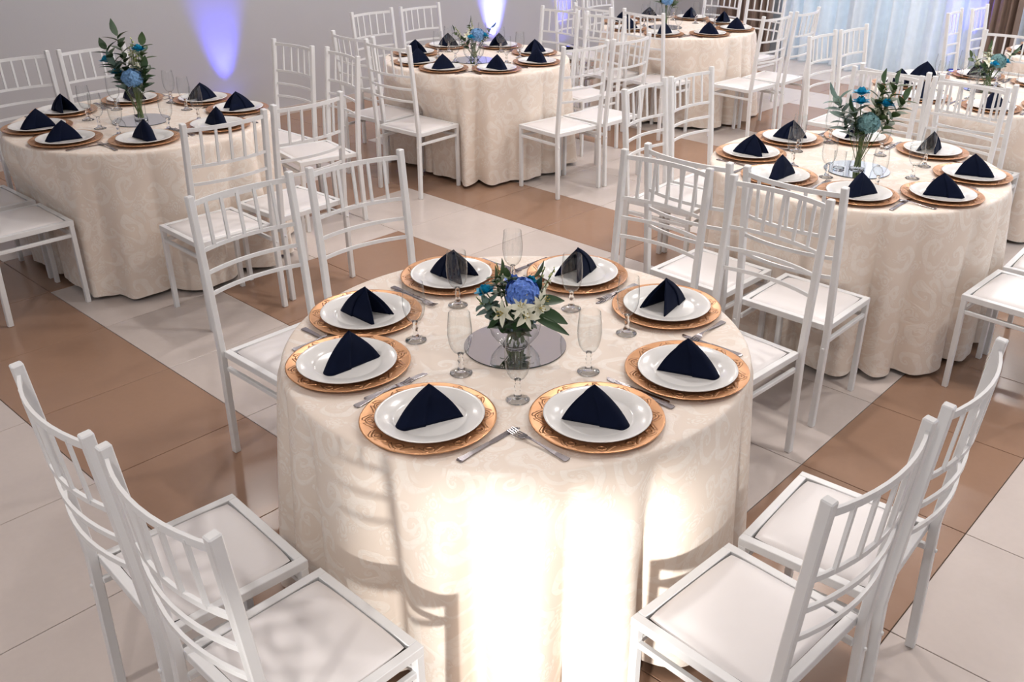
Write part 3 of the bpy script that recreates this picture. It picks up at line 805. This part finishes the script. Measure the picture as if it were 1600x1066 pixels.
# ------------------------------------------------------------------ centrepieces
def mirror(cx, cy, nm):
    r = ob('mirror_disc', None, None, (cx, cy, TZ + .0008)); tag(r, 'round mirror disc under the vase on the %s' % nm, 'mirror', 'round table mirrors')
    mb = MB(); mb.lathe([(0, .0), (.152, .0), (.153, .001), (.153, .003), (.152, .0038)], 56); ob('edge', mb.mesh('edge', MAT['mirror_edge']), r)
    mb = MB(); mb.lathe([(.1525, .0039), (0, .0039)], 56); ob('glass', mb.mesh('glass', MAT['mirror']), r)
def vase(kind, x, y, nm, zoff=.0048):
    z = TZ + zoff
    P = {'bowl': [(0, .004), (.035, .004), (.055, .018), (.072, .042), (.078, .070), (.072, .096), (.056, .116), (.052, .124), (.050, .124)],
         'trumpet': [(0, .0), (.034, .0), (.036, .01), (.030, .03), (.032, .08), (.040, .15), (.050, .215), (.048, .215)],
         'hourglass': [(0, .0), (.034, .0), (.038, .008), (.036, .03), (.027, .05), (.029, .09), (.036, .14), (.044, .20), (.042, .20)]}[kind]
    r = ob('glass_vase', None, None, (x, y, z)); tag(r, 'clear glass %s vase in the centre of the %s' % ({'bowl': 'fishbowl', 'trumpet': 'flared', 'hourglass': 'waisted'}[kind], nm), 'vase', 'glass vases')
    mb = MB(); mb.lathe(P, 36); ob('body', mb.mesh('body', MAT['glass'], smooth=True), r)
    mb = MB(); h = .006; q = P[1][0]; mb.lathe([(0, 0), (q, 0), (q + .002, .003), (q, h), (0, h)], 28); ob('base', mb.mesh('base', MAT['solid_glass'], smooth=False), r)
    return Vector((x, y, z))
FG = 'flowers in the %s vase'
def thing(name, label, cat, grp, loc):
    return tag(ob(name, None, None, loc), label, cat, grp)
def offs(dx, dy, dz): return RIGHT * dx + AWAY * dy + Vector((0, 0, dz))
def stem_pts(b, t):
    b = Vector(b); t = Vector(t); m = b.lerp(t, .5) + Vector((0, 0, .15 * (t - b).length * .3))
    return [b, b.lerp(m, .5), m, m.lerp(t, .5) + Vector((0, 0, .002)), t]
ORD = {}
def uniq(s):
    """no two flowers share a label"""
    ORD[s] = ORD.get(s, 0) + 1; assert ORD[s] == 1, s
    return s
def hydrangea(v, o, rad, mat, nm, cname, where=''):
    r = thing('hydrangea', uniq('%s hydrangea head%s in the %s vase' % (cname, where, nm)), 'flower', FG % nm, v); rd = random.Random(int(rad * 1e4))
    c = offs(*o)
    mb = MB(); mb.tube(stem_pts((0, 0, .012), c), .003, 6); ob('stem', mb.mesh('stem', MAT['stem']), r)
    mb = MB(); N = 70
    for i in range(N):
        zz = 1 - 1.75 * (i + .5) / N; a = i * 2.39996; q = math.sqrt(max(0, 1 - zz * zz)); d = Vector((q * math.cos(a), q * math.sin(a), zz * .85))
        p = c + d * rad * rd.uniform(.84, 1.04); u = d.normalized(); t = u.orthogonal().normalized(); t.rotate(Quaternion(u, rd.uniform(0, 6)))
        for k in range(4):
            tt = t.copy(); tt.rotate(Quaternion(u, k * PI / 2)); mb.leaf(p, (tt + u * .55), u, rad * .34, rad * .17, .45, 3)
    b = ob('bloom', mb.mesh('bloom', MAT[mat], smooth=False, recalc=False), r)
    mb = MB(); mb.ball(c, rad * .78, 10, 6, (1, 1, 1)); k = ob('bloom_core', mb.mesh('bloom_core', MAT[mat], smooth=True), r)
def rose(v, o, rad, nm, where, mat='teal', cname='turquoise'):
    r = thing('rose', uniq('%s rose %s in the %s vase' % (cname, where, nm)), 'flower', FG % nm, v); c = offs(*o); ax = (c - Vector((0, 0, .05))).normalized() * .5 + Vector((0, 0, .6)); ax.normalize()
    mb = MB(); mb.tube(stem_pts((0, 0, .012), c), .002, 6); ob('stem', mb.mesh('stem', MAT['stem']), r)
    mb = MB()
    for ring, (n, ll, tilt) in enumerate(((3, .8, .25), (4, 1.0, .55), (5, 1.1, 1.0), (5, 1.1, 1.5))):
        for k in range(n):
            t = ax.orthogonal().normalized(); t.rotate(Quaternion(ax, 2 * PI * k / n + ring * .6)); d = ax + t * tilt
            mb.leaf(c - ax * rad * .4 + t * rad * .12, d, -t + ax * .3, rad * ll * 1.05, rad * .72, -.3 if ring < 2 else .3, 4)
    ob('bloom', mb.mesh('bloom', MAT[mat], smooth=True, recalc=False), r)
def lily(v, o, rad, nm, where, aim=None):
    r = thing('lily', uniq('white lily %s in the %s vase' % (where, nm)), 'flower', FG % nm, v); c = offs(*o); ax = offs(*aim).normalized() if aim else (c - Vector((0, 0, .08))).normalized()
    mb = MB(); mb.tube(stem_pts((0, 0, .012), c - ax * rad * .3), .002, 6); ob('stem', mb.mesh('stem', MAT['stem']), r)
    for k in range(6):
        t = ax.orthogonal().normalized(); t.rotate(Quaternion(ax, 2 * PI * k / 6)); d = ax * (.75 if k % 2 else .6) + t
        mb = MB(); mb.leaf(c - ax * rad * .3, d, ax, rad, rad * (.27 if k % 2 else .2), .35, 5); ob('petal', mb.mesh('petal', MAT['petal'], smooth=True, recalc=False), r)
    mb = MB()
    for k in range(4):
        t = ax.orthogonal().normalized(); t.rotate(Quaternion(ax, 2 * PI * k / 4 + .3)); mb.tube([c - ax * rad * .2, c + ax * rad * .35 + t * rad * .18], .0009, 4); mb.ball(c + ax * rad * .37 + t * rad * .19, .0022, 6, 4)
    ob('stamen', mb.mesh('stamen', MAT['anther']), r)
def sprig(v, o, nm, where, n=8, ll=.03, ww=.011, mat='leaf', cname='green leaf', name='leaf_sprig', spread=1.0, start=.45, cat='foliage'):
    r = thing(name, uniq('%s sprig %s in the %s vase' % (cname, where, nm)), cat, FG % nm, v); c = offs(*o); P = stem_pts((0, 0, .012), c)
    mb = MB(); mb.tube(P, .0016, 5); st = ob('stem', mb.mesh('stem', MAT['stem']), r)
    rd = random.Random(len(where) * 7 + n); ax = c.normalized()
    for k in range(n):
        t = start + (1 - start) * k / max(1, n - 1); p = P[-1] * t + P[2] * 0
        q = Vector(P[0]).lerp(P[-1], t) if True else p
        s = ax.orthogonal().normalized(); s.rotate(Quaternion(ax, k * 2.4 + rd.uniform(-.3, .3)))
        d = ax * (.55 if k < n - 1 else 1.5) + s * spread
        mb = MB(); mb.leaf(q, d, ax if k < n - 1 else s, ll * rd.uniform(.8, 1.15), ww, .25, 4); ob('leaf', mb.mesh('leaf', MAT[mat], smooth=True, recalc=False), st)
def snapdragon(v, o, nm, where, n=10, sz=.014):
    r = thing('snapdragon', uniq('pale green snapdragon spike %s in the %s vase' % (where, nm)), 'flower', FG % nm, v); c = offs(*o); b = Vector((0, 0, .012)); ax = (c - b).normalized()
    mb = MB(); mb.tube([b, b.lerp(c, .5), c], .0018, 5); ob('stem', mb.mesh('stem', MAT['stem']), r)
    for k in range(n):
        t = .62 + .38 * k / (n - 1); q = b.lerp(c, t); s = ax.orthogonal().normalized(); s.rotate(Quaternion(ax, k * 2.4)); sz_ = sz * (1.15 - .75 * k / (n - 1))
        mb = MB(); mb.leaf(q, s + ax * .7, ax, sz_ * 1.4, sz_ * .6, -.2, 3); mb.leaf(q, s + ax * .2, ax, sz_ * 1.2, sz_ * .55, .4, 3)
        mb.ball(q + (s * .5 + ax * .35) * sz_, sz_ * .42, 6, 4); ob('floret', mb.mesh('floret', MAT['petal' if k < n * .55 else 'bud'], smooth=True, recalc=False), r)
def big_leaf(v, p0, p1, wd, nm, where, mat='leaf_dark'):
    r = thing('leaf', uniq('long dark green leaf %s in the %s vase' % (where, nm)), 'foliage', FG % nm, v); a = offs(*p0); b = offs(*p1)
    mb = MB(); mb.tube(stem_pts((0, 0, .012), a), .0015, 5); ob('stem', mb.mesh('stem', MAT['stem']), r)
    mb = MB(); d = b - a; mb.leaf(a, d, Vector((0, 0, 1)) + AWAY * -.6, d.length, wd, .12, 6); ob('blade', mb.mesh('blade', MAT[mat], smooth=True, recalc=False), r)
def stems_in_water(v, nm, rad, h):
    r = thing('stem_bundle', 'bundle of cut green stems standing inside the %s vase' % nm, 'stems', FG % nm, v); rd = random.Random(3)
    for k in range(9):
        a = k * 2.4; mb = MB(); mb.tube([(rad * .55 * math.cos(a), rad * .55 * math.sin(a), .012), (rad * .4 * math.cos(a + 2), rad * .4 * math.sin(a + 2), h)], .003, 5); ob('stem', mb.mesh('stem', MAT['stem']), r)

# --- front table: fishbowl vase
nm = 'front table'; c = (2.685, .768)
mirror(c[0], c[1], nm); V = vase('bowl', c[0], c[1], nm)
hydrangea(V, (.022, -.015, .175), .046, 'hyd_blue', nm, 'bright blue')
rose(V, (-.088, .0, .175), .026, nm, 'at the left')
rose(V, (-.005, .045, .185), .030, nm, 'at the top behind the hydrangea', 'hyd_blue', 'blue')
rose(V, (.045, .05, .185), .024, nm, 'behind the hydrangea on the right')
for w_, o_, a_ in (('lowest in front', (.035, -.085, .135), (.1, -.9, .35)), ('left in front', (-.035, -.07, .135), (-.5, -.8, .3)), ('just under the hydrangea', (.020, -.075, .16), (.0, -.8, .7)),
                   ('at the right', (.085, -.02, .155), (.7, -.5, .5)), ('at the lower right', (.075, -.045, .14), (.6, -.8, .3))):
    lily(V, o_, .041, nm, w_, a_)
snapdragon(V, (.115, .05, .225), nm, 'at the upper right'); snapdragon(V, (.085, .075, .215), nm, 'at the back right', 8); snapdragon(V, (-.055, .06, .235), nm, 'at the upper left', 8, .011); snapdragon(V, (-.11, -.01, .155), nm, 'low at the left', 7, .011)
sprig(V, (-.075, -.035, .155), nm, 'at the left front', 10, .032, .015, 'eucalyptus', 'grey eucalyptus', 'eucalyptus_sprig', 1.2, .6)
sprig(V, (-.06, .03, .195), nm, 'at the upper left', 9, .045, .014, 'leaf', start=.7); sprig(V, (-.02, .02, .21), nm, 'at the top', 8, .040, .013, 'leaf', start=.75)
sprig(V, (.07, .02, .17), nm, 'at the right', 8, .04, .014, 'leaf_dark', start=.65); sprig(V, (-.05, -.06, .115), nm, 'low at the front left', 9, .045, .013, 'leaf_dark', start=.6); sprig(V, (.01, -.07, .11), nm, 'low at the front', 9, .045, .013, 'leaf_dark', start=.6)
big_leaf(V, (.06, -.03, .13), (.155, -.06, .105), .024, nm, 'reaching out to the right'); big_leaf(V, (.05, -.05, .12), (.16, -.09, .085), .017, nm, 'drooping to the lower right'); big_leaf(V, (.06, -.02, .15), (.145, -.01, .155), .022, nm, 'level at the right')
for w_, o_ in (('pressed against the left of the glass', (-.05, -.02, .085)), ('pressed against the right of the glass', (.05, -.02, .085)), ('inside the glass at the front', (.0, -.05, .08)), ('inside the glass at the back', (.01, .045, .09))):
    sprig(V, o_, nm, w_, 8, .035, .015, 'leaf_dark', start=.35, spread=.7)
sprig(V, (-.09, -.02, .145), nm, 'far out at the left', 9, .045, .018, 'eucalyptus', 'grey eucalyptus', 'eucalyptus_sprig', 1.0, .55)
sprig(V, (-.045, .04, .205), nm, 'behind at the upper left', 9, .055, .017, 'leaf', start=.65); sprig(V, (.05, .06, .19), nm, 'behind at the right', 9, .055, .017, 'leaf_dark', start=.6)
stems_in_water(V, nm, .05, .12)

def tall(nm, c, kind, hyd, hname, S, roses, spikes, sprigs, lilies=()):
    mirror(c[0], c[1], nm); V = vase(kind, c[0], c[1], nm)
    hydrangea(V, S, .052, hyd, nm, hname)
    for w_, o_ in roses: rose(V, o_, .034, nm, w_)
    for w_, o_ in spikes: snapdragon(V, o_, nm, w_, 10, .024)
    for w_, o_, mt in sprigs: sprig(V, o_, nm, w_, 15, .078, .023, mt, 'eucalyptus' if mt == 'eucalyptus' else 'green leaf', start=.5, spread=.7)
    for w_, o_ in lilies: lily(V, o_, .038, nm, w_)
    stems_in_water(V, nm, .026, .19)
    return V
tall('left table', (-.735, 1.35), 'trumpet', 'hyd_pale', 'pale blue', (.005, -.03, .235),
     (('at the upper right', (.055, .0, .385)), ('at the left', (-.13, .0, .325)), ('low at the left', (-.085, .0, .26))),
     (('at the top', (.02, .02, .43)), ('at the right', (.045, -.02, .36)), ('at the middle', (.0, .02, .38))),
     (('at the upper left', (-.05, .01, .45), 'leaf_dark'), ('at the left', (-.12, .0, .38), 'leaf_dark'), ('at the right', (.07, .02, .40), 'leaf'), ('low at the left', (-.08, -.02, .30), 'eucalyptus'), ('low at the right', (.075, -.01, .28), 'leaf_dark')),
     (('near the top right', (.03, -.02, .37)),))
tall('right table', (2.62, 3.22), 'hourglass', 'hyd_teal', 'grey-teal', (.01, -.02, .225),
     (('on the tall left stem', (-.035, .0, .365)), ('below it on the left stem', (-.035, -.01, .325)), ('at the right', (.085, -.01, .315))),
     (('at the upper right', (.085, .03, .385)), ('at the right middle', (.075, .02, .34)), ('at the far right', (.12, .02, .37))),
     (('at the far left', (-.14, .0, .335), 'eucalyptus'), ('at the top', (.07, .02, .40), 'leaf'), ('at the top right', (.125, .01, .40), 'leaf'), ('at the right', (.17, .0, .33), 'leaf'), ('low at the left', (-.06, -.02, .28), 'leaf_dark')))
def low(nm, c, hyd, hname):
    mirror(c[0], c[1], nm); V = vase('bowl', c[0], c[1], nm)
    hydrangea(V, (.03, -.02, .18), .050, hyd, nm, hname)
    rose(V, (.085, -.02, .18), .028, nm, 'at the right'); rose(V, (-.01, -.07, .175), .026, nm, 'in front')
    lily(V, (-.04, -.05, .18), .04, nm, 'at the left', (-.3, -.6, .7)); lily(V, (-.02, .03, .21), .04, nm, 'at the top', (-.2, -.3, .9))
    snapdragon(V, (-.13, .0, .23), nm, 'at the left', 9, .016); snapdragon(V, (.13, .02, .22), nm, 'at the right', 9, .016); snapdragon(V, (-.01, .03, .27), nm, 'at the top', 9, .016)
    sprig(V, (-.14, .0, .20), nm, 'at the left', 9, .055, .016); sprig(V, (-.03, .02, .25), nm, 'at the top', 9, .055, .016); sprig(V, (.13, .0, .23), nm, 'at the right', 9, .055, .016, 'leaf_dark'); sprig(V, (-.06, -.05, .15), nm, 'in front', 8, .05, .016, 'leaf_dark')
    stems_in_water(V, nm, .05, .12)
low('back middle table', (-.73, 3.93), 'hyd_pale', 'pale blue')
low('far right table', (2.42, 5.58), 'hyd_teal', 'grey-teal')
tall('far back table', (-.66, 6.28), 'trumpet', 'hyd_pale', 'pale blue', (.0, -.02, .235),
     (('at the right', (.07, .0, .33)),), (('at the top', (.02, .02, .42)),), (('at the left', (-.09, .01, .36), 'leaf_dark'), ('at the right', (.10, .0, .31), 'leaf')))
def tumbler(x, y, nm, z=TZ + .0048):
    r = ob('glass_tumbler', None, None, (x, y, z)); tag(r, 'short clear glass tumbler beside the vase on the %s' % nm, 'glass', 'glass tumblers')
    mb = MB(); mb.lathe([(0, .006), (.026, .006), (.029, .02), (.027, .04), (.029, .085), (.0275, .085)], 28); ob('body', mb.mesh('body', MAT['glass'], smooth=True), r)
    mb = MB(); mb.lathe([(0, 0), (.026, 0), (.0275, .004), (.026, .008), (0, .008)], 24); ob('base', mb.mesh('base', MAT['solid_glass']), r)
p = Vector((2.62, 3.22, 0)) + RIGHT * -.088 + AWAY * .0
tumbler(p.x, p.y, 'right table')
p = Vector((2.42, 5.58, 0)) + RIGHT * -.105 + AWAY * -.03
tumbler(p.x, p.y, 'far right table')
